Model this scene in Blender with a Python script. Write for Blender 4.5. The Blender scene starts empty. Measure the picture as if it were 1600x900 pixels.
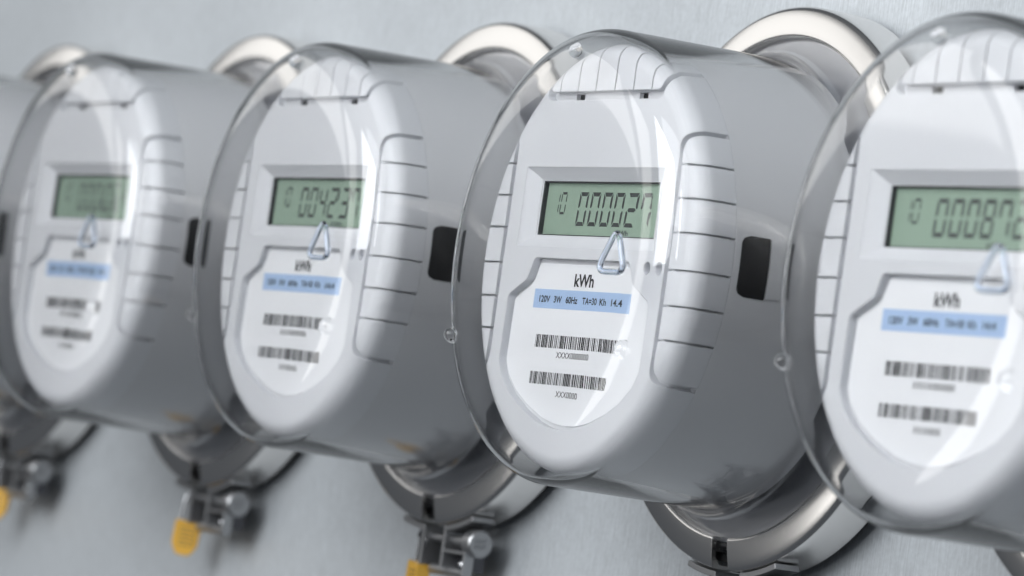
import bpy, bmesh, math, random
from mathutils import Matrix, Vector

# ------------------------------------------------------------------ camera, world, lights
SC = bpy.context.scene
U = 0.09                                   # one model unit (outer radius of a sealing ring) in metres
COL = SC.collection
STEP = 2.2348                              # spacing of the meters along the wall, in units

cam_d = bpy.data.cameras.new('camera')
cam = bpy.data.objects.new('camera', cam_d)
COL.objects.link(cam)
SC.camera = cam
cam_d.sensor_fit = 'HORIZONTAL'
cam_d.sensor_width = 36.0
cam_d.lens = 7024.24 / 1600 * 36.0
cam_d.clip_start = 0.01
cam_d.clip_end = 100.0
right = Vector((0.47320585, 0.86982157, 0.13959461))
down = Vector((0.02740516, 0.14384737, -0.98922034))
fwd = Vector((-0.88052551, 0.47193047, 0.04423182))
CP = Vector((13.5032418, -8.22162047, -0.82205399)) * U
rm = Matrix((right, -down, -fwd)).transposed()
cam.matrix_world = Matrix.Translation(CP) @ rm.to_4x4()
cam_d.dof.use_dof = True
cam_d.dof.focus_distance = (Vector((-0.08, -0.74, -0.1)) * U - CP).dot(fwd)
cam_d.dof.aperture_fstop = 14.5

W = bpy.data.worlds.new('World')
SC.world = W
W.use_nodes = True
W.node_tree.nodes['Background'].inputs[0].default_value = (0.80, 0.88, 1.0, 1)
W.node_tree.nodes['Background'].inputs[1].default_value = 0.08


def area(name, loc, target, sx, sy, power, color=(1, 1, 1)):
    l = bpy.data.lights.new(name, 'AREA')
    l.shape = 'RECTANGLE'
    l.size, l.size_y = sx * U, sy * U
    l.energy = power
    l.color = color
    o = bpy.data.objects.new(name, l)
    COL.objects.link(o)
    o.location = Vector(loc) * U
    o.rotation_euler = (Vector(target) - Vector(loc)).to_track_quat('-Z', 'Y').to_euler()
    return o


# studio softboxes: one in front, a very large one high on the right, two bright strips beside it, weak ones on the left
area('front_softbox', (2.0, -18.5, 7.0), (-1, 0, 0), 13, 14, 28, (0.965, 0.985, 1.0))
area('main_softbox', (10.3, -14.8, 12.6), (-1, 0, 0), 22, 16, 18, (0.965, 0.985, 1.0))
area('strip_softbox', (9.5, -18.5, 7.0), (-1, 0, 0), 1.3, 12, 3.0, (0.97, 0.985, 1.0))
area('strip_softbox', (17.0, -14.5, 7.0), (-1, 0, 0), 1.3, 12, 3.5, (0.97, 0.985, 1.0))
area('front_left_softbox', (-11.5, -15.5, 0.8), (-1, 0, 0), 5.5, 14, 3.6, (1.0, 0.985, 0.96))
area('left_softbox', (-21, -10.5, 6.6), (-1, 0, 0), 12, 7.5, 2.6, (1, 0.99, 0.97))

SC.view_settings.view_transform = 'Standard'
SC.view_settings.look = 'None'
SC.view_settings.exposure = 0.0
SC.view_settings.gamma = 1.0
SC.render.engine = 'CYCLES'
cy = SC.cycles
cy.use_denoising = True
try:
    cy.denoiser = 'OPENIMAGEDENOISE'
    cy.denoising_input_passes = 'RGB_ALBEDO_NORMAL'
    cy.denoising_prefilter = 'ACCURATE'
except Exception:
    pass
cy.use_adaptive_sampling = False
cy.max_bounces = 24
cy.diffuse_bounces = 4
cy.glossy_bounces = 8
cy.transmission_bounces = 20
cy.transparent_max_bounces = 16
cy.caustics_refractive = True
cy.caustics_reflective = True
cy.blur_glossy = 0.6
cy.sample_clamp_indirect = 40.0


# ------------------------------------------------------------------ materials
def mat(name, base, rough=0.5, metal=0.0, spec=0.5, trans=0.0, ior=1.45, bevel=0.0, grain=0.0, grain_scale=600, coat=0.0):
    m = bpy.data.materials.new(name)
    m.use_nodes = True
    nt = m.node_tree
    b = nt.nodes['Principled BSDF']
    b.inputs['Base Color'].default_value = (*base, 1)
    b.inputs['Roughness'].default_value = rough
    b.inputs['Metallic'].default_value = metal
    b.inputs['Specular IOR Level'].default_value = spec
    b.inputs['Transmission Weight'].default_value = trans
    b.inputs['IOR'].default_value = ior
    b.inputs['Coat Weight'].default_value = coat
    nrm = None
    if bevel:
        bv = nt.nodes.new('ShaderNodeBevel')
        bv.samples = 4
        bv.inputs['Radius'].default_value = bevel * U
        nrm = bv.outputs[0]
    if grain:
        tc = nt.nodes.new('ShaderNodeTexCoord')
        nz = nt.nodes.new('ShaderNodeTexNoise')
        nz.inputs['Scale'].default_value = grain_scale
        nz.inputs['Detail'].default_value = 4
        bp = nt.nodes.new('ShaderNodeBump')
        bp.inputs['Strength'].default_value = grain
        bp.inputs['Distance'].default_value = 0.0004
        nt.links.new(tc.outputs['Object'], nz.inputs['Vector'])
        nt.links.new(nz.outputs['Fac'], bp.inputs['Height'])
        if nrm:
            nt.links.new(nrm, bp.inputs['Normal'])
        nrm = bp.outputs[0]
        mr = nt.nodes.new('ShaderNodeMapRange')
        mr.inputs['To Min'].default_value = max(0.02, rough - 0.05)
        mr.inputs['To Max'].default_value = rough + 0.05
        nt.links.new(nz.outputs['Fac'], mr.inputs['Value'])
        nt.links.new(mr.outputs[0], b.inputs['Roughness'])
    if nrm:
        nt.links.new(nrm, b.inputs['Normal'])
    return m


M_PLASTIC = mat('white_plastic', (0.735, 0.75, 0.785), 0.42, spec=0.4, bevel=0.006, grain=0.05, grain_scale=900)
M_HOUSING = mat('housing_plastic', (0.70, 0.71, 0.735), 0.45, spec=0.4, grain=0.05, grain_scale=900)
M_LABEL = mat('label_film', (0.92, 0.935, 0.965), 0.35, spec=0.4)
M_BLUE = mat('blue_print', (0.44, 0.60, 0.86), 0.4)
M_INK = mat('black_ink', (0.012, 0.012, 0.014), 0.5)
M_LCD = mat('display_green', (0.32, 0.43, 0.345), 0.25, spec=0.4)
M_SEG = mat('display_segment', (0.055, 0.065, 0.065), 0.4)
M_BLACK = mat('black_plastic', (0.008, 0.008, 0.009), 0.4, spec=0.3)
M_GASKET = mat('dark_gasket', (0.04, 0.042, 0.045), 0.6)
M_RUBBER = mat('black_rubber', (0.012, 0.012, 0.013), 0.7)
M_GLASS = mat('clear_acrylic', (1.0, 1.0, 1.0), 0.0, trans=1.0, ior=1.47)
M_HOOK = mat('reflection_tint_acrylic', (0.80, 0.87, 0.98), 0.0, trans=1.0, ior=1.5)  # blue tint stands in for the dark reflection in the loop


def cover_material():
    """clear moulded plastic: sharp refraction, slightly soft reflections"""
    m = bpy.data.materials.new('clear_cover')
    m.use_nodes = True
    nt = m.node_tree
    nt.nodes.remove(nt.nodes['Principled BSDF'])
    out = nt.nodes['Material Output']
    fr = nt.nodes.new('ShaderNodeFresnel')
    fr.inputs['IOR'].default_value = 1.5
    re = nt.nodes.new('ShaderNodeBsdfRefraction')
    re.inputs['IOR'].default_value = 1.5
    re.inputs['Roughness'].default_value = 0.0
    gl = nt.nodes.new('ShaderNodeBsdfGlossy')
    gl.inputs['Roughness'].default_value = 0.032
    mx = nt.nodes.new('ShaderNodeMixShader')
    nt.links.new(fr.outputs[0], mx.inputs[0])
    nt.links.new(re.outputs[0], mx.inputs[1])
    nt.links.new(gl.outputs[0], mx.inputs[2])
    nt.links.new(mx.outputs[0], out.inputs['Surface'])
    return m


M_COVER = cover_material()
M_STUD = mat('moulded_acrylic', (1.0, 1.0, 1.0), 0.01, trans=1.0, ior=1.5)
M_RING = mat('polished_ring', (0.88, 0.862, 0.84), 0.24, metal=1.0, bevel=0.005)
M_STEEL = mat('dull_zinc', (0.38, 0.385, 0.395), 0.38, metal=0.9, bevel=0.005, grain=0.2, grain_scale=700)
M_BASE = mat('base_plate_metal', (0.66, 0.67, 0.70), 0.3, metal=0.8)
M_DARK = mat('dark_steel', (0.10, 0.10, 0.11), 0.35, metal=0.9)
M_SHACKLE = mat('shackle_chrome', (0.55, 0.56, 0.58), 0.2, metal=1.0)
M_BRASS = mat('yellow_padlock', (0.80, 0.46, 0.07), 0.38, metal=0.25, bevel=0.006, grain=0.1, grain_scale=400)


def wall_material():
    m = bpy.data.materials.new('brushed_panel')
    m.use_nodes = True
    nt = m.node_tree
    b = nt.nodes['Principled BSDF']
    L = nt.links.new
    tc = nt.nodes.new('ShaderNodeTexCoord')
    mp = nt.nodes.new('ShaderNodeMapping')
    mp.inputs['Scale'].default_value = (1500, 1, 90)
    L(tc.outputs['Object'], mp.inputs['Vector'])
    br = nt.nodes.new('ShaderNodeTexNoise')
    br.inputs['Scale'].default_value = 1.0
    br.inputs['Detail'].default_value = 5
    L(mp.outputs[0], br.inputs['Vector'])
    fine = nt.nodes.new('ShaderNodeTexNoise')
    fine.inputs['Scale'].default_value = 700
    fine.inputs['Detail'].default_value = 3
    L(tc.outputs['Object'], fine.inputs['Vector'])
    big = nt.nodes.new('ShaderNodeTexNoise')
    big.inputs['Scale'].default_value = 7
    big.inputs['Detail'].default_value = 4
    L(tc.outputs['Object'], big.inputs['Vector'])
    mix = nt.nodes.new('ShaderNodeMix')
    mix.inputs['Factor'].default_value = 0.35
    L(br.outputs['Fac'], mix.inputs['A'])
    L(fine.outputs['Fac'], mix.inputs['B'])
    cr = nt.nodes.new('ShaderNodeMapRange')
    cr.inputs['From Min'].default_value = 0.3
    cr.inputs['From Max'].default_value = 0.7
    cr.inputs['To Min'].default_value = 0.80
    cr.inputs['To Max'].default_value = 1.18
    L(mix.outputs['Result'], cr.inputs['Value'])
    cb = nt.nodes.new('ShaderNodeMapRange')
    cb.inputs['From Min'].default_value = 0.3
    cb.inputs['From Max'].default_value = 0.7
    cb.inputs['To Min'].default_value = 0.95
    cb.inputs['To Max'].default_value = 1.04
    L(big.outputs['Fac'], cb.inputs['Value'])
    mul = nt.nodes.new('ShaderNodeMath')
    mul.operation = 'MULTIPLY'
    L(cr.outputs[0], mul.inputs[0])
    L(cb.outputs[0], mul.inputs[1])
    vm = nt.nodes.new('ShaderNodeVectorMath')
    vm.operation = 'SCALE'
    vm.inputs[0].default_value = (0.475, 0.505, 0.532)
    L(mul.outputs[0], vm.inputs['Scale'])
    L(vm.outputs[0], b.inputs['Base Color'])
    b.inputs['Metallic'].default_value = 0.12
    rr = nt.nodes.new('ShaderNodeMapRange')
    rr.inputs['To Min'].default_value = 0.38
    rr.inputs['To Max'].default_value = 0.58
    L(mix.outputs['Result'], rr.inputs['Value'])
    L(rr.outputs[0], b.inputs['Roughness'])
    bp = nt.nodes.new('ShaderNodeBump')
    bp.inputs['Strength'].default_value = 0.5
    bp.inputs['Distance'].default_value = 0.0003
    L(mix.outputs['Result'], bp.inputs['Height'])
    L(bp.outputs[0], b.inputs['Normal'])
    return m


M_WALL = wall_material()


# ------------------------------------------------------------------ mesh helpers (all in units, axis of a meter along y)
def finish(bm, name, smooth=35.0, scale=True):
    if scale:
        bmesh.ops.scale(bm, vec=(U, U, U), verts=bm.verts)
    me = bpy.data.meshes.new(name)
    bm.to_mesh(me)
    bm.free()
    shade(me, smooth)
    return me


def shade(me, smooth=35.0):
    if smooth:
        for p in me.polygons:
            p.use_smooth = True
        me.set_sharp_from_angle(angle=math.radians(smooth))


def obj(name, me, m, parent=None):
    o = bpy.data.objects.new(name, me)
    if m is not None and len(me.materials) == 0:
        me.materials.append(m)
    COL.objects.link(o)
    o.parent = parent
    return o


def revolve(profile, n=128, a0=0.0, a1=360.0, closed=True, name='revolved', smooth=35.0, raw=False):
    """profile: list of (rho, y); a full turn or an arc with end caps."""
    bm = bmesh.new()
    full = abs(a1 - a0) >= 359.99
    cnt = n if full else n + 1
    rings = []
    for i in range(cnt):
        a = math.radians(a0 + (a1 - a0) * i / n)
        rings.append([bm.verts.new((r * math.cos(a), y, r * math.sin(a))) for r, y in profile])
    m = len(profile)
    for i in range(n):
        A, B = rings[i], rings[(i + 1) % cnt]
        for j in range(m if closed else m - 1):
            k = (j + 1) % m
            if profile[j][0] < 1e-6 and profile[k][0] < 1e-6:
                continue
            try:
                bm.faces.new((A[j], A[k], B[k], B[j]))
            except ValueError:
                pass
    if not full:
        bm.faces.new(rings[0])
        bm.faces.new(list(reversed(rings[-1])))
    bmesh.ops.remove_doubles(bm, verts=bm.verts, dist=1e-5)
    bmesh.ops.recalc_face_normals(bm, faces=bm.faces)
    if raw:
        return bm
    return finish(bm, name, smooth)


def arc(cx, cyy, r, t0, t1, n):
    """points of an arc in the (rho, y) plane; t=0 looks to -y, t=90 to +rho."""
    return [(cx + r * math.sin(math.radians(t0 + (t1 - t0) * i / n)),
             cyy - r * math.cos(math.radians(t0 + (t1 - t0) * i / n))) for i in range(n + 1)]


def prism_bm(poly, y0, y1):
    """poly: list of (x, z)."""
    bm = bmesh.new()
    a = [bm.verts.new((x, y0, z)) for x, z in poly]
    b = [bm.verts.new((x, y1, z)) for x, z in poly]
    bm.faces.new(a)
    bm.faces.new(list(reversed(b)))
    n = len(poly)
    for i in range(n):
        j = (i + 1) % n
        bm.faces.new((a[i], b[i], b[j], a[j]))
    bmesh.ops.recalc_face_normals(bm, faces=bm.faces)
    return bm


def prism(poly, y0, y1, name, smooth=30.0):
    return finish(prism_bm(poly, y0, y1), name, smooth)


def add_box(bm, x0, x1, y0, y1, z0, z1):
    vs = [bm.verts.new((x, y, z)) for x in (x0, x1) for y in (y0, y1) for z in (z0, z1)]
    for f in ((0, 1, 3, 2), (4, 6, 7, 5), (0, 4, 5, 1), (2, 3, 7, 6), (0, 2, 6, 4), (1, 5, 7, 3)):
        bm.faces.new([vs[i] for i in f])


def box(x0, x1, y0, y1, z0, z1, name):
    bm = bmesh.new()
    add_box(bm, x0, x1, y0, y1, z0, z1)
    bmesh.ops.recalc_face_normals(bm, faces=bm.faces)
    return finish(bm, name, 0)


def rounded(poly_radii, seg=6):
    """poly_radii: list of (x, z, r), corners rounded with radius r."""
    out = []
    n = len(poly_radii)
    for i in range(n):
        x, z, r = poly_radii[i]
        P = Vector((x, z))
        A = Vector(poly_radii[i - 1][:2])
        B = Vector(poly_radii[(i + 1) % n][:2])
        if r <= 0:
            out.append((x, z))
            continue
        da, db = (A - P).normalized(), (B - P).normalized()
        ang = da.angle(db)
        t = min(r / math.tan(ang / 2), (A - P).length * 0.49, (B - P).length * 0.49)
        for k in range(seg + 1):
            s = k / seg
            q = P + da * t * (1 - s) ** 2 + db * t * s ** 2
            out.append((q.x, q.y))
    return out


def offset_poly(poly, d):
    """inset a counter-clockwise or clockwise polygon by d towards its inside."""
    n = len(poly)
    area2 = sum(poly[i][0] * poly[(i + 1) % n][1] - poly[(i + 1) % n][0] * poly[i][1] for i in range(n))
    sg = 1 if area2 > 0 else -1
    out = []
    for i in range(n):
        a, p, b = Vector(poly[i - 1]), Vector(poly[i]), Vector(poly[(i + 1) % n])
        e1, e2 = (p - a).normalized(), (b - p).normalized()
        n1, n2 = Vector((-e1.y, e1.x)) * sg, Vector((-e2.y, e2.x)) * sg
        nn = (n1 + n2)
        nn = nn.normalized() if nn.length > 1e-6 else n1
        out.append(tuple(p + nn * d / max(0.5, nn.dot(n1))))
    return out


def tube(path, r, n=12, closed=False, name='tube'):
    bm = bmesh.new()
    P = [Vector(p) for p in path]
    m = len(P)
    rings = []
    prev = None
    for i in range(m):
        if closed:
            t = (P[(i + 1) % m] - P[i - 1]).normalized()
        else:
            t = (P[min(i + 1, m - 1)] - P[max(i - 1, 0)]).normalized()
        if prev is None:
            u = t.orthogonal().normalized()
        else:
            u = (prev - t * prev.dot(t)).normalized()
        prev = u
        v = t.cross(u)
        rings.append([bm.verts.new(P[i] + (u * math.cos(2 * math.pi * k / n) + v * math.sin(2 * math.pi * k / n)) * r) for k in range(n)])
    for i in range(m if closed else m - 1):
        A, B = rings[i], rings[(i + 1) % m]
        sh = 0
        if closed and i == m - 1:
            sh = min(range(n), key=lambda s: sum((A[k].co - B[(k + s) % n].co).length for k in range(n)))
        for k in range(n):
            bm.faces.new((A[k], A[(k + 1) % n], B[(k + 1 + sh) % n], B[(k + sh) % n]))
    if not closed:
        bm.faces.new(list(reversed(rings[0])))
        bm.faces.new(rings[-1])
    bmesh.ops.recalc_face_normals(bm, faces=bm.faces)
    return finish(bm, name, 50)


def boolean(me, cutters, op, name, smooth=28.0):
    """apply booleans to an unscaled-or-scaled mesh with meshes of the same scale; returns a new mesh."""
    o = bpy.data.objects.new('boolean_base', me)
    COL.objects.link(o)
    tmp = []
    for c in cutters:
        k = bpy.data.objects.new('boolean_cutter', c)
        COL.objects.link(k)
        md = o.modifiers.new('b', 'BOOLEAN')
        md.operation = op
        md.object = k
        md.solver = 'EXACT'
        tmp.append(k)
    dg = bpy.context.evaluated_depsgraph_get()
    res = bpy.data.meshes.new_from_object(o.evaluated_get(dg))
    res.name = name
    for k in tmp:
        bpy.data.objects.remove(k)
    bpy.data.objects.remove(o)
    shade(res, smooth)
    # flat front stays flat: sharp edge where the flat meets the fillet
    import numpy as np
    sharp = res.attributes.get('sharp_edge') or res.attributes.new('sharp_edge', 'BOOLEAN', 'EDGE')
    flat = [abs(p.normal.y + 1) < 1e-5 for p in res.polygons]
    ek = {}
    for p in res.polygons:
        for e in p.edge_keys:
            ek.setdefault(e, []).append(flat[p.index])
    for e in res.edges:
        f = ek.get(tuple(sorted(e.vertices)), [])
        if len(f) == 2 and f[0] != f[1]:
            sharp.data[e.index].value = True
    return res


def text_mesh(s, x0, x1, base, height, y, name, bold=0.016):
    cu = bpy.data.curves.new('text', 'FONT')
    cu.body = s
    cu.size = 1.0
    cu.resolution_u = 4
    cu.offset = bold
    o = bpy.data.objects.new('text', cu)
    COL.objects.link(o)
    dg = bpy.context.evaluated_depsgraph_get()
    me = bpy.data.meshes.new_from_object(o.evaluated_get(dg))
    bpy.data.objects.remove(o)
    me.name = name
    xs = [v.co.x for v in me.vertices]
    ys = [v.co.y for v in me.vertices]
    cap = 0.729
    lo, hi = min(xs), max(xs)
    sx = (x1 - x0) / (hi - lo)
    sz = height / cap
    for v in me.vertices:
        v.co = Vector((x0 + (v.co.x - lo) * sx, y, base + v.co.y * sz)) * U
    me.flip_normals() if me.polygons and me.polygons[0].normal.y > 0 else None
    return me


# ------------------------------------------------------------------ the setting
WALL_Y = 0.20
bm = bmesh.new()
v = [bm.verts.new(p) for p in ((-30, WALL_Y, -9), (12, WALL_Y, -9), (12, WALL_Y, 9), (-30, WALL_Y, 9))]
bm.faces.new(v)
w = obj('wall', finish(bm, 'wall', 0), M_WALL)
w['kind'] = 'structure'

# ------------------------------------------------------------------ parts of a meter, built once, mesh data shared
D = 0.03
FY = -0.727                                 # front plane of the face
FR, FC = 0.07, 0.685                         # fillet radius of the front edge and where it starts
CY = FY + FR
cap_outer = [(0, FY), (0.3, FY), (0.66, FY), (FC, FY)] + arc(FC, CY, FR, 3, 87, 16) + [(0.7565, -0.585)]
cap_inner = [(0.722, -0.585)] + arc(FC, CY, FR - D - 0.004, 87, 3, 10) + [(FC, FY + D + 0.004), (0.3, FY + D + 0.004), (0, FY + D + 0.004)]
CAP = revolve(cap_outer + cap_inner, 144, name='cap')

core_prof = [(0, FY + D), (0.3, FY + D), (FC, FY + D)] + arc(FC, CY, FR - D, 5, 88, 10) + \
            [(0.7255, -0.5863), (0.7562, -0.5860), (0.7571, -0.583), (0.7600, -0.06), (0, -0.06)]
CORE = revolve(core_prof, 144, name='core')

LW, LT, LB = 0.400, 0.268, 0.076             # display opening: half width, top, bottom
bezel_outer = [(-0.475, 0.033), (0.475, 0.033), (0.475, 0.312), (-0.475, 0.312)]
bezel_inner = [(-LW, LB), (LW, LB), (LW, LT), (-LW, LT)]
half = [(0.33, -0.008, 0.025), (0.365, -0.085, 0.05), (0.488, -0.142, 0.03), (0.492, -0.375, 0.06)]
bottom_curve = [(0.455, -0.432), (0.385, -0.487), (0.29, -0.533), (0.17, -0.575), (0.085, -0.592)]
pocket_pts = [(x, z, r) for x, z, r in half] + [(x, z, 0) for x, z in bottom_curve] + [(0, -0.598, 0)] + \
             [(-x, z, 0) for x, z in reversed(bottom_curve)] + [(-x, z, r) for x, z, r in reversed(half)]
LABEL_POCKET = rounded(pocket_pts)
GX, GT, GB = 0.562, 0.442, -0.415


def grille_poly(s, gx, gt, gb, r):
    p = rounded([(gx, gt, r), (gx, gb, r), (0.95, gb - 0.02, 0), (0.95, gt + 0.01, 0)])
    return [(s * x, z) for x, z in p]


TOP_POCKET = rounded([(-0.405, 0.548, 0.05), (0.405, 0.548, 0.05), (0.43, 0.95, 0), (-0.43, 0.95, 0)])


def circle(cx, cz, r, n=24):
    return [(cx + r * math.cos(2 * math.pi * i / n), cz + r * math.sin(2 * math.pi * i / n)) for i in range(n)]


cut = []
for poly in (bezel_outer, LABEL_POCKET, grille_poly(1, GX, GT, GB, 0.075), grille_poly(-1, GX, GT, GB, 0.075), TOP_POCKET,
             circle(0.441, -0.027, 0.0225), circle(0.523, -0.027, 0.0225)):
    cut.append(prism(poly, -0.9, -0.50, 'cutter', 0))
ME_FACE = boolean(CAP, cut, 'DIFFERENCE', 'face_plate')
SLOTS = [(-0.215, 0.562), (0.215, 0.562)]
core_cut = [prism([(-LW - .004, LB - .004), (LW + .004, LB - .004), (LW + .004, LT + .004), (-LW - .004, LT + .004)], -0.9, -0.62, 'cutter', 0)]
for sx, sz in SLOTS:
    core_cut.append(prism([(sx - .03, sz - .013), (sx + .03, sz - .013), (sx + .03, sz + .013), (sx - .03, sz + .013)], -0.9, -0.62, 'cutter', 0))
ME_CORE = boolean(CORE, core_cut, 'DIFFERENCE', 'housing')

RIBS = []
rz = [0.432, 0.325, 0.211, 0.096, -0.030, -0.150, -0.265, -0.405]
g = 0.0036
for s in (1, -1):
    for i in range(7):
        zt, zb = rz[i] - g, rz[i + 1] + g
        x0 = GX + 0.026
        rt = 0.07 if i == 0 else 0.004
        rb = 0.09 if i == 6 else 0.004
        p = rounded([(x0, zt, rt), (x0, zb, rb), (0.95, zb - (0.02 if i == 6 else 0), 0), (0.95, zt, 0)], 5)
        RIBS.append(boolean(CAP, [prism([(s * x, z) for x, z in p], -0.9, -0.50, 'cutter', 0)], 'INTERSECT', 'rib'))
gx = [-0.40, -0.315, -0.19, -0.065, 0.065, 0.19, 0.315, 0.40]
for i in range(7):
    a, b = gx[i] + g, gx[i + 1] - g
    p = [(a, 0.579), (b, 0.579), (b, 0.95), (a, 0.95)]
    if i == 0:
        p = rounded([(a + .012, 0.579, 0.03), (b, 0.579, 0), (b, 0.95, 0), (a, 0.95, 0)], 5)
    if i == 6:
        p = rounded([(a, 0.579, 0), (b - .012, 0.579, 0.03), (b, 0.95, 0), (a, 0.95, 0)], 5)
    RIBS.append(boolean(CAP, [prism(p, -0.9, -0.50, 'cutter', 0)], 'INTERSECT', 'rib'))

# display bezel: sloping frame
bm = bmesh.new()
lo = [bm.verts.new((x * 0.999, FY + 0.001, z)) for x, z in bezel_outer]
mi = [bm.verts.new((x, FY + 0.034, z)) for x, z in bezel_inner]
for i in range(4):
    j = (i + 1) % 4
    bm.faces.new((lo[i], lo[j], mi[j], mi[i]))
bmesh.ops.recalc_face_normals(bm, faces=bm.faces)
bmesh.ops.reverse_faces(bm, faces=[f for f in bm.faces if f.normal.y > 0.1])
ME_BEZEL = finish(bm, 'bezel', 0)
LCD_Y = FY + 0.052
bm = bmesh.new()
ga = [(x * 1.001, z) for x, z in bezel_inner]
q_ = 0.004
gi = [(-LW + q_, LB + q_), (LW - q_, LB + q_), (LW - q_, LT - q_), (-LW + q_, LT - q_)]
rows = [[bm.verts.new((x, y, z)) for x, z in pl] for pl, y in ((ga, FY + 0.0345), (gi, FY + 0.036), (gi, FY + 0.064))]
for a_, b_ in zip(rows, rows[1:]):
    for i in range(4):
        bm.faces.new((a_[i], a_[(i + 1) % 4], b_[(i + 1) % 4], b_[i]))
bmesh.ops.recalc_face_normals(bm, faces=bm.faces)
ME_GASKET = finish(bm, 'display_gasket', 0)
ME_LCD = box(-LW - .002, LW + .002, LCD_Y, LCD_Y + 0.012, LB - .002, LT + .002, 'display')
ME_LABEL = prism(offset_poly(LABEL_POCKET, 0.016), FY + 0.022, FY + 0.0295, 'label', 0)
LABY = FY + 0.0214
ME_STRIP = prism([(-0.335, -0.182), (0.328, -0.182), (0.328, -0.115), (-0.335, -0.115)], LABY, LABY + .0004, 'rating_strip', 0)
ME_UNIT = text_mesh('kWh', -0.062, 0.074, -0.100, 0.044, LABY, 'unit_lettering', 0.03)
RATING = [('120V', -0.295, -0.218), ('3W', -0.190, -0.135), ('60Hz', -0.105, -0.022), ('TA=30', 0.012, 0.113), ('Kh', 0.133, 0.177), ('14.4', 0.213, 0.279)]
ME_RATING = [text_mesh(s, a, b, -0.160, 0.0235, LABY - .0004, 'rating_lettering', 0.024) for s, a, b in RATING]
ME_SERIAL = text_mesh('XXXX0000000', -0.120, 0.108, -0.352, 0.022, LABY, 'serial_lettering', 0.004)
ME_SERIAL2 = text_mesh('XXX0000', -0.086, 0.062, -0.487, 0.022, LABY, 'serial_lettering', 0.004)


def barcode(x0, x1, z0, z1, seed, name):
    rnd = random.Random(seed)
    bm = bmesh.new()
    x = x0
    while x < x1:
        wd = rnd.choice((1, 1, 2, 2, 3)) * 0.0029
        gp = rnd.choice((1, 1, 1, 2, 2, 3)) * 0.0026
        e = min(x + wd, x1)
        v = [bm.verts.new(p) for p in ((x, LABY, z0), (e, LABY, z0), (e, LABY, z1), (x, LABY, z1))]
        bm.faces.new(v)
        x += wd + gp
    return finish(bm, name, 0)


ME_BAR1 = barcode(-0.282, 0.278, -0.319, -0.274, 3, 'barcode')
ME_BAR2 = barcode(-0.286, 0.236, -0.447, -0.404, 8, 'barcode')

# seven-segment digits
SEGS = {'0': 'abcdef', '1': 'bc', '2': 'abged', '3': 'abgcd', '4': 'fgbc', '5': 'afgcd', '6': 'afgedc', '7': 'fabc', '8': 'abcdefg', '9': 'abcdfg'}


def digit(bm, ch, x, z0, wd, h, tv, th, slant=0.10):
    hh = h / 2
    q = 0.0035
    def poly(pts):
        bm.faces.new([bm.verts.new((x + px + slant * pz, LCD_Y - .0006, z0 + pz)) for px, pz in pts])
    c = tv * 0.45
    S = {
        'a': [(q, h), (wd - q, h), (wd - tv - q * .3, h - th), (tv + q * .3, h - th)],
        'd': [(q, 0), (wd - q, 0), (wd - tv - q * .3, th), (tv + q * .3, th)],
        'g': [(q + c, hh), (tv + q, hh + th / 2), (wd - tv - q, hh + th / 2), (wd - q - c, hh), (wd - tv - q, hh - th / 2), (tv + q, hh - th / 2)],
        'f': [(0, h - q), (tv, h - th - q), (tv, hh + th / 2 + q), (c, hh + q), (0, hh + q * 1.6)],
        'e': [(0, q), (tv, th + q), (tv, hh - th / 2 - q), (c, hh - q), (0, hh - q * 1.6)],
        'b': [(wd, h - q), (wd - tv, h - th - q), (wd - tv, hh + th / 2 + q), (wd - c, hh + q), (wd, hh + q * 1.6)],
        'c': [(wd, q), (wd - tv, th + q), (wd - tv, hh - th / 2 - q), (wd - c, hh - q), (wd, hh - q * 1.6)],
    }
    for s in SEGS[ch]:
        poly(S[s])


def reading_mesh(txt):
    bm = bmesh.new()
    for i, ch in enumerate(txt):
        digit(bm, ch, -0.172 + i * 0.0845, 0.114, 0.064, 0.119, 0.0125, 0.0145)
    return finish(bm, 'reading', 0)


bm = bmesh.new()
digit(bm, '1', -0.333, 0.153, 0.026, 0.079, 0.006, 0.009)
digit(bm, '0', -0.298, 0.153, 0.040, 0.079, 0.0065, 0.009)
ME_INDEX = finish(bm, 'index_digits', 0)
ME_LCDUNIT = text_mesh('kWh', 0.130, 0.205, 0.084, 0.019, LCD_Y - .0006, 'display_unit')


def curved_slab(r0, r1, a0, a1, y0, y1, name, round_left=0.0, n=14):
    """piece of a cylinder shell, optionally with rounded corners on the y0 side."""
    bm = bmesh.new()
    cols = []
    for i in range(n + 1):
        t = i / n
        a = math.radians(a0 + (a1 - a0) * t)
        h = (a1 - a0) * math.pi / 180 * r1
        dz = min(t, 1 - t) * h
        yy = y0
        if round_left and dz < round_left:
            yy = y0 + round_left - math.sqrt(max(0, round_left ** 2 - (round_left - dz) ** 2))
        c, s = math.cos(a), math.sin(a)
        cols.append([bm.verts.new((r * c, y, r * s)) for r, y in ((r1, yy), (r1, y1), (r0, y1), (r0, yy))])
    for i in range(n):
        for j in range(4):
            k = (j + 1) % 4
            bm.faces.new((cols[i][j], cols[i + 1][j], cols[i + 1][k], cols[i][k]))
    bm.faces.new(cols[0])
    bm.faces.new(list(reversed(cols[-1])))
    bmesh.ops.recalc_face_normals(bm, faces=bm.faces)
    return finish(bm, name, 30)


ME_WINDOW = curved_slab(0.73, 0.7615, -6.5, 8.8, -0.560, -0.452, 'side_window', 0.03, 24)
ME_LATCH = curved_slab(0.73, 0.766, -6.0, 8.6, -0.450, -0.365, 'side_latch')

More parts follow.
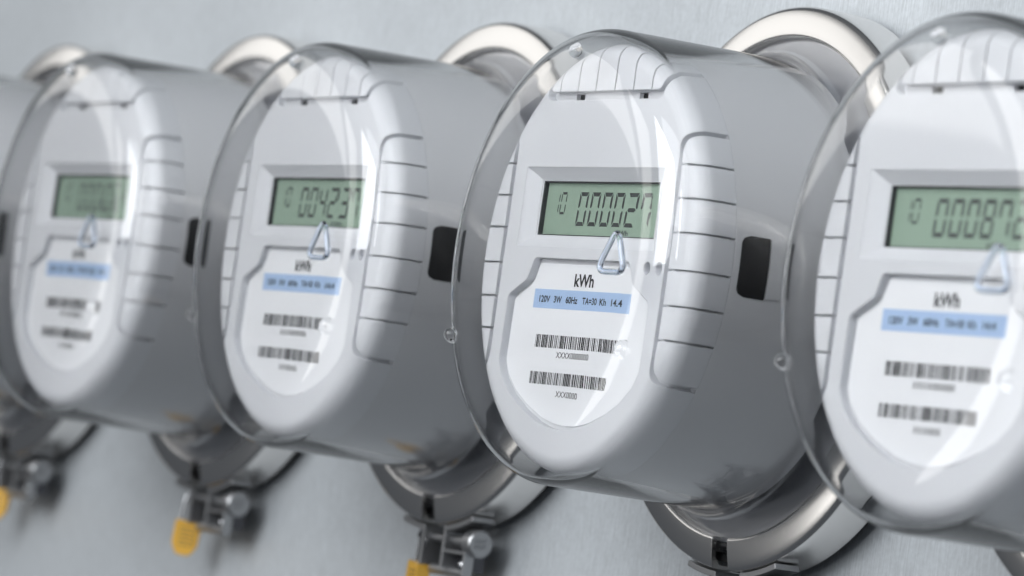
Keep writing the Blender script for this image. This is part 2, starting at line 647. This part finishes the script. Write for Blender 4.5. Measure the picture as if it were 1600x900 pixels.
# clear cover
T = 0.013
r_, y_, th_ = 0.574, -0.878, 0.6                  # the front bends gently and evenly into the side wall
outer = [(0, -0.8805), (0.2, -0.8802), (0.4, -0.8794), (0.5, -0.8787), (0.54, -0.8784), (r_, y_)]
while th_ < 88.5:
    st_ = 1.2 if th_ < 14 else 3.0
    a_ = math.radians(th_ + st_ / 2)
    R_ = 0.130 / (0.473 * math.cos(a_) + 0.87 * math.sin(a_)) * (1 + 2.5 * math.exp(-math.degrees(a_) / 6))
    r_ += R_ * math.radians(st_) * math.cos(a_)
    y_ += R_ * math.radians(st_) * math.sin(a_)
    th_ += st_
    outer.append((r_, y_))
outer += [(r_ + (0.80 - r_) * 0.4, y_ + (-0.12 - y_) * 0.4), (r_ + (0.80 - r_) * 0.75, y_ + (-0.12 - y_) * 0.75), (0.80, -0.12)]
outer += [(0.91 - 0.11 * math.cos(math.radians(t)), -0.12 + 0.11 * math.sin(math.radians(t))) for t in range(10, 91, 10)]
inner = []
for i_, (r_, y_) in enumerate(outer):
    a_ = Vector(outer[max(0, i_ - 1)])
    b_ = Vector(outer[min(len(outer) - 1, i_ + 1)])
    t_ = (b_ - a_).normalized()
    T = 0.011 + 0.015 * min(1.0, max(0.0, (y_ + 0.80) / 0.25))
    inner.append((max(0.0, r_ - t_.y * T) if i_ else 0.0, y_ + t_.x * T))
dome = outer + [(0.935, -0.010), (0.940, -0.005), (0.940, 0.007), (0.935, 0.012)] + list(reversed(inner))
ME_COVER = revolve(dome, 192, name='cover', smooth=60)


def cover_y(rho):
    """y of the cover's outer surface at a radius"""
    for (r0, y0), (r1, y1) in zip(outer, outer[1:]):
        if r0 <= rho <= r1:
            return y0 + (y1 - y0) * (rho - r0) / (r1 - r0)
    return outer[0][1]


def stud_mesh(ang, r=0.71, rad=0.025, h=0.024):
    a = math.radians(ang)
    prof = [(rad * 1.14, 0.004), (rad * 1.08, -0.004)]   # moulded onto the cover: no face of its own against it
    prof += [(rad * math.cos(math.radians(t)), -0.008 - h * math.sin(math.radians(t))) for t in range(0, 90, 10)] + [(0, -0.008 - h)]
    b = revolve(prof, 28, raw=True, closed=False)
    if sum(f.normal.dot(f.calc_center_median() - Vector((0, 0.01, 0))) for f in b.faces) < 0:
        bmesh.ops.reverse_faces(b, faces=b.faces)
    # radially elongated a little, as the moulded stand-off is
    bmesh.ops.rotate(b, verts=b.verts, cent=(0, 0, 0), matrix=Matrix.Rotation(math.atan2(cover_y(r + 0.01) - cover_y(r - 0.01), 0.02), 3, Vector((math.sin(a), 0, -math.cos(a)))))
    bmesh.ops.translate(b, verts=b.verts, vec=(r * math.cos(a), cover_y(r) - 0.0015, r * math.sin(a)))
    return finish(b, 'stud', 60)


ME_STUDS = [stud_mesh(89.5, 0.697), stud_mesh(206.5, 0.70), stud_mesh(-27.5, 0.685, 0.031)]


def triangle_path():
    P = rounded([(0.505, 0.088, 0.03), (0.395, -0.062, 0.03), (0.584, -0.062, 0.03)], 6)
    out = []
    n = len(P)
    for i in range(n):
        a, b = Vector(P[i]), Vector(P[(i + 1) % n])
        m = max(1, int((b - a).length / 0.03))
        for k in range(m):
            q = a.lerp(b, k / m)
            out.append((q.x, -0.8895 + max(0.0, math.hypot(q.x, q.y) - 0.56) * 0.06, q.y))
    return out


ME_HOOK = tube(triangle_path(), 0.0105, 12, True, 'hook')

# sealing ring: front face bulges a little; open slot at the bottom
SLOT = 3.2
rp = [(0.886, 0.02), (0.886, -0.016), (0.888, -0.023), (0.893, -0.0275), (0.900, -0.0280), (0.93, -0.0240), (0.96, -0.0186), (0.985, -0.0130)]
rp += [(0.994, -0.0095), (1.000, -0.004), (1.003, 0.005)]
rp += [(1.004, 0.05), (1.004, 0.150), (0.985, 0.150), (0.985, 0.02), (0.96, 0.000), (0.91, -0.003), (0.898, 0.02)]
ME_RING = revolve(rp, 176, -90 + SLOT, 270 - SLOT, name='sealing_ring', smooth=40)
ME_SOCKET = revolve([(0.905, 0.025), (0.972, 0.025), (0.972, 0.10), (0.965, 0.195), (0.80, 0.195), (0.80, 0.08), (0.905, 0.08)], 96, name='socket_rim')


ME_BASE = revolve([(0, 0.016), (0.86, 0.016), (0.90, 0.022), (0.903, 0.03), (0.903, 0.06), (0, 0.06)], 96, name='base_plate')


def strap_mesh(sgn):
    """band riveted under the ring whose end bends down into an ear."""
    bm = bmesh.new()
    a_end = -90 + (20 if sgn > 0 else -13)
    a_st = -90 + (7.0 if sgn > 0 else -2.0)
    y0, y1 = -0.004, 0.095
    pts_o, pts_i = [], []
    ex = 1.030 * math.cos(math.radians(a_st))
    lowz = -1.165
    pts_o.append((ex - 0.010 * sgn * 0 , lowz))
    pts_i.append((ex + 0.018 * sgn, lowz))
    for k in range(9):
        a = math.radians(a_st + (a_end - a_st) * k / 8)
        ro, ri = 1.009, 1.029
        if k == 0:
            pts_o.append((ex, ro * math.sin(a)))
            pts_i.append((ex + 0.018 * sgn, ri * math.sin(a) - 0.001))
        else:
            pts_o.append((ro * math.cos(a), ro * math.sin(a)))
            pts_i.append((ri * math.cos(a), ri * math.sin(a)))
    A = [[bm.verts.new((x, y, z)) for x, z in pts_o] for y in (y0, y1)]
    B = [[bm.verts.new((x, y, z)) for x, z in pts_i] for y in (y0, y1)]
    n = len(pts_o)
    for i in range(n - 1):
        bm.faces.new((A[0][i], A[0][i + 1], B[0][i + 1], B[0][i]))
        bm.faces.new((A[1][i], A[1][i + 1], B[1][i + 1], B[1][i]))
        bm.faces.new((A[0][i], A[0][i + 1], A[1][i + 1], A[1][i]))
        bm.faces.new((B[0][i], B[0][i + 1], B[1][i + 1], B[1][i]))
    for i in (0, n - 1):
        bm.faces.new((A[0][i], A[1][i], B[1][i], B[0][i]))
    bmesh.ops.recalc_face_normals(bm, faces=bm.faces)
    return finish(bm, 'strap', 30)


def x_cyl(x0, x1, y, z, r, n=24, name='bolt', rings=None):
    """cylinder along x; rings = list of (x, r) for a shaped one."""
    prof = rings or [(x0, r), (x1, r)]
    bm = bmesh.new()
    R = []
    for x, rr in prof:
        R.append([bm.verts.new((x, y + rr * math.cos(2 * math.pi * k / n), z + rr * math.sin(2 * math.pi * k / n))) for k in range(n)])
    for i in range(len(R) - 1):
        for k in range(n):
            bm.faces.new((R[i][k], R[i][(k + 1) % n], R[i + 1][(k + 1) % n], R[i + 1][k]))
    bm.faces.new(R[0])
    bm.faces.new(R[-1])
    bmesh.ops.recalc_face_normals(bm, faces=bm.faces)
    return finish(bm, name, 35)


ME_STRAPS = [strap_mesh(1), strap_mesh(-1)]
BZ, BY = -1.052, 0.045
ME_BOLT = x_cyl(0, 0, BY, BZ, 0, 24, 'bolt', [(-0.10, 0.017), (0.17, 0.017), (0.172, 0.024), (0.31, 0.024)])
ME_HEAD = x_cyl(0, 0, BY, BZ, 0, 32, 'bolt_head', [(0.290, 0.046), (0.295, 0.055), (0.350, 0.055), (0.358, 0.048)])
ME_NUT = x_cyl(0, 0, BY, BZ, 0, 6, 'nut', [(-0.120, 0.034), (-0.075, 0.034)])
bm = bmesh.new()
add_box(bm, 0.146, 0.325, -0.004, 0.060, -1.103, -1.090)
add_box(bm, 0.311, 0.3245, -0.003, 0.040, -1.185, -1.1035)
bmesh.ops.recalc_face_normals(bm, faces=bm.faces)
ME_HASP = finish(bm, 'hasp', 0)
ME_SHADE_BLOCK = box(0.0, 0.285, 0.062, 0.110, -1.165, -1.036, 'shade_block')  # added dark box, stands in for the shade under the strap
ME_SCREW = x_cyl(0, 0, 0.03, -1.145, 0, 20, 'pin_head', [(0.268, 0.020), (0.272, 0.028), (0.292, 0.028), (0.298, 0.022)])
ME_PIN = x_cyl(0, 0, 0.045, -1.175, 0, 20, 'locking_pin', [(-0.015, 0.022), (0.265, 0.022), (0.27, 0.017)])
bm = bmesh.new()
rnd = random.Random(4)
for row, zz in enumerate((0.012, -0.010)):
    yy = -0.024
    for k in range(4):
        a = rnd.uniform(-0.6, 0.6)
        cyy, czz = BY + yy + 0.013 * k, BZ + zz + rnd.uniform(-.003, .003)
        dv = Vector((0, math.sin(a) * .3 + .25, math.cos(a))).normalized() * 0.009
        pv = Vector((0, dv.z, -dv.y)).normalized() * 0.0018
        c = Vector((0.3586, cyy, czz))
        bm.faces.new([bm.verts.new(c + dv + pv), bm.verts.new(c + dv - pv), bm.verts.new(c - dv - pv), bm.verts.new(c - dv + pv)])
ME_STAMP = finish(bm, 'stamp', 0)


def build_meter(k, reading, label):
    root = bpy.data.objects.new('electricity_meter', None)
    COL.objects.link(root)
    root.location = (k * STEP * U, 0, 0)
    root.empty_display_size = 0.02
    root['label'] = label
    root['category'] = 'electricity meter'
    root['group'] = 'electricity meters in a row on the metal wall'
    obj('housing', ME_CORE, M_HOUSING, root)
    obj('face_plate', ME_FACE, M_PLASTIC, root)
    for me in RIBS:
        obj('rib', me, M_PLASTIC, root)
    obj('display_bezel', ME_BEZEL, M_PLASTIC, root)
    obj('display_gasket', ME_GASKET, M_GASKET, root)
    lcd = obj('display', ME_LCD, M_LCD, root)
    obj('reading', reading_mesh(reading), M_SEG, lcd)
    obj('index_digits', ME_INDEX, M_SEG, lcd)
    obj('unit_lettering', ME_LCDUNIT, M_SEG, lcd)
    lab = obj('label_plate', ME_LABEL, M_LABEL, root)
    obj('rating_strip', ME_STRIP, M_BLUE, lab)
    obj('unit_lettering', ME_UNIT, M_INK, lab)
    for me in ME_RATING:
        obj('rating_lettering', me, M_INK, lab)
    for me in (ME_SERIAL, ME_SERIAL2):
        obj('serial_lettering', me, M_INK, lab)
    for me in (ME_BAR1, ME_BAR2):
        obj('barcode', me, M_INK, lab)
    obj('side_window', ME_WINDOW, M_BLACK, root)
    obj('side_latch', ME_LATCH, M_HOUSING, root)
    for sx, sz in SLOTS:
        me = bpy.data.meshes.get('vent_slot_%d' % (sx > 0)) or box(sx - .029, sx + .029, FY + 0.045, FY + 0.06, sz - .0125, sz + .0125, 'vent_slot_%d' % (sx > 0))
        obj('vent_slot', me, M_BLACK, root)
    cov = obj('clear_cover', ME_COVER, M_COVER, root)
    for me in ME_STUDS:
        obj('stud', me, M_STUD, cov)
    obj('triangular_loop', ME_HOOK, M_HOOK, cov)
    obj('base_plate', ME_BASE, M_BASE, root)
    obj('socket_rim', ME_SOCKET, M_RUBBER, root)
    ring = obj('sealing_ring', ME_RING, M_RING, root)
    for me in ME_STRAPS:
        obj('strap', me, M_STEEL, ring)
    obj('bolt', ME_BOLT, M_STEEL, ring)
    obj('bolt_head', ME_HEAD, M_STEEL, ring)
    obj('bolt_stamp', ME_STAMP, M_DARK, ring)
    obj('nut', ME_NUT, M_DARK, ring)
    obj('hasp', ME_HASP, M_STEEL, ring)
    obj('locking_pin', ME_PIN, M_STEEL, ring)
    obj('shade_block', ME_SHADE_BLOCK, M_DARK, ring)
    obj('pin_head', ME_SCREW, M_SHACKLE, ring)
    return root


METERS = [
    (0, '000027', 'sharply focused electricity meter whose display reads 000027'),
    (-1, '004237', 'electricity meter reading 004237, next to the left of the sharp one'),
    (-2, '000064', 'leftmost electricity meter whose whole face is in view, blurred'),
    (1, '000872', 'blurred nearest electricity meter reading 000872, cut off by the right edge'),
    (-3, '000318', 'electricity meter at the far left edge, only its clear side and ring in view'),
]
for k, rd, lb in METERS:
    build_meter(k, rd, lb)


# ------------------------------------------------------------------ padlocks on the hasps
def padlock_meshes():
    body = rounded([(-0.058, 0.0, 0.012), (-0.056, -0.105, 0.02), (-0.030, -0.152, 0.03), (0.030, -0.152, 0.03), (0.056, -0.105, 0.02), (0.058, 0.0, 0.012)], 5)
    me = prism(body, -0.028, 0.028, 'padlock_body', 25)
    pts = [(-0.036, 0, -0.01), (-0.036, 0, 0.06)]
    for t in range(0, 181, 15):
        a = math.radians(180 - t)
        pts.append((0.036 * math.cos(a), 0, 0.085 + 0.040 * math.sin(a)))
    pts += [(0.036, 0, 0.06), (0.036, 0, -0.01)]
    sh = tube(pts, 0.0085, 10, False, 'shackle')
    bm = bmesh.new()
    for i in range(5):
        add_box(bm, -0.030 + i * 0.0005, 0.030, -0.0286, -0.0278, -0.035 - i * 0.018, -0.031 - i * 0.018)
    add_box(bm, 0.036, 0.040, -0.0286, -0.0278, -0.11, -0.02)
    gr = finish(bm, 'padlock_grooves', 0)
    return me, sh, gr


PB, PS, PG = padlock_meshes()
for k, (x, y, z), rot, tilt, lb in (
        (-2, (-0.075, 0.02, -1.160), 62, 4, 'yellow padlock under the ring of the leftmost fully visible meter'),
        (-1, (-0.085, 0.02, -1.160), -8, 5, 'yellow padlock under the meter reading 004237, cut off by the bottom edge'),
        (-3, (-0.075, 0.02, -1.160), 55, 4, 'yellow padlock at the left edge of the picture')):
    r = bpy.data.objects.new('padlock', None)
    COL.objects.link(r)
    r.empty_display_size = 0.01
    r.location = Vector((k * STEP + x, y, z)) * U
    r.rotation_euler = (0, math.radians(tilt), math.radians(rot))
    r['label'] = lb
    r['category'] = 'padlock'
    r['group'] = 'padlocks hanging from the sealing rings'
    b = obj('lock_body', PB, M_BRASS, r)
    obj('engraving', PG, M_DARK, b)
    obj('shackle', PS, M_SHACKLE, r)
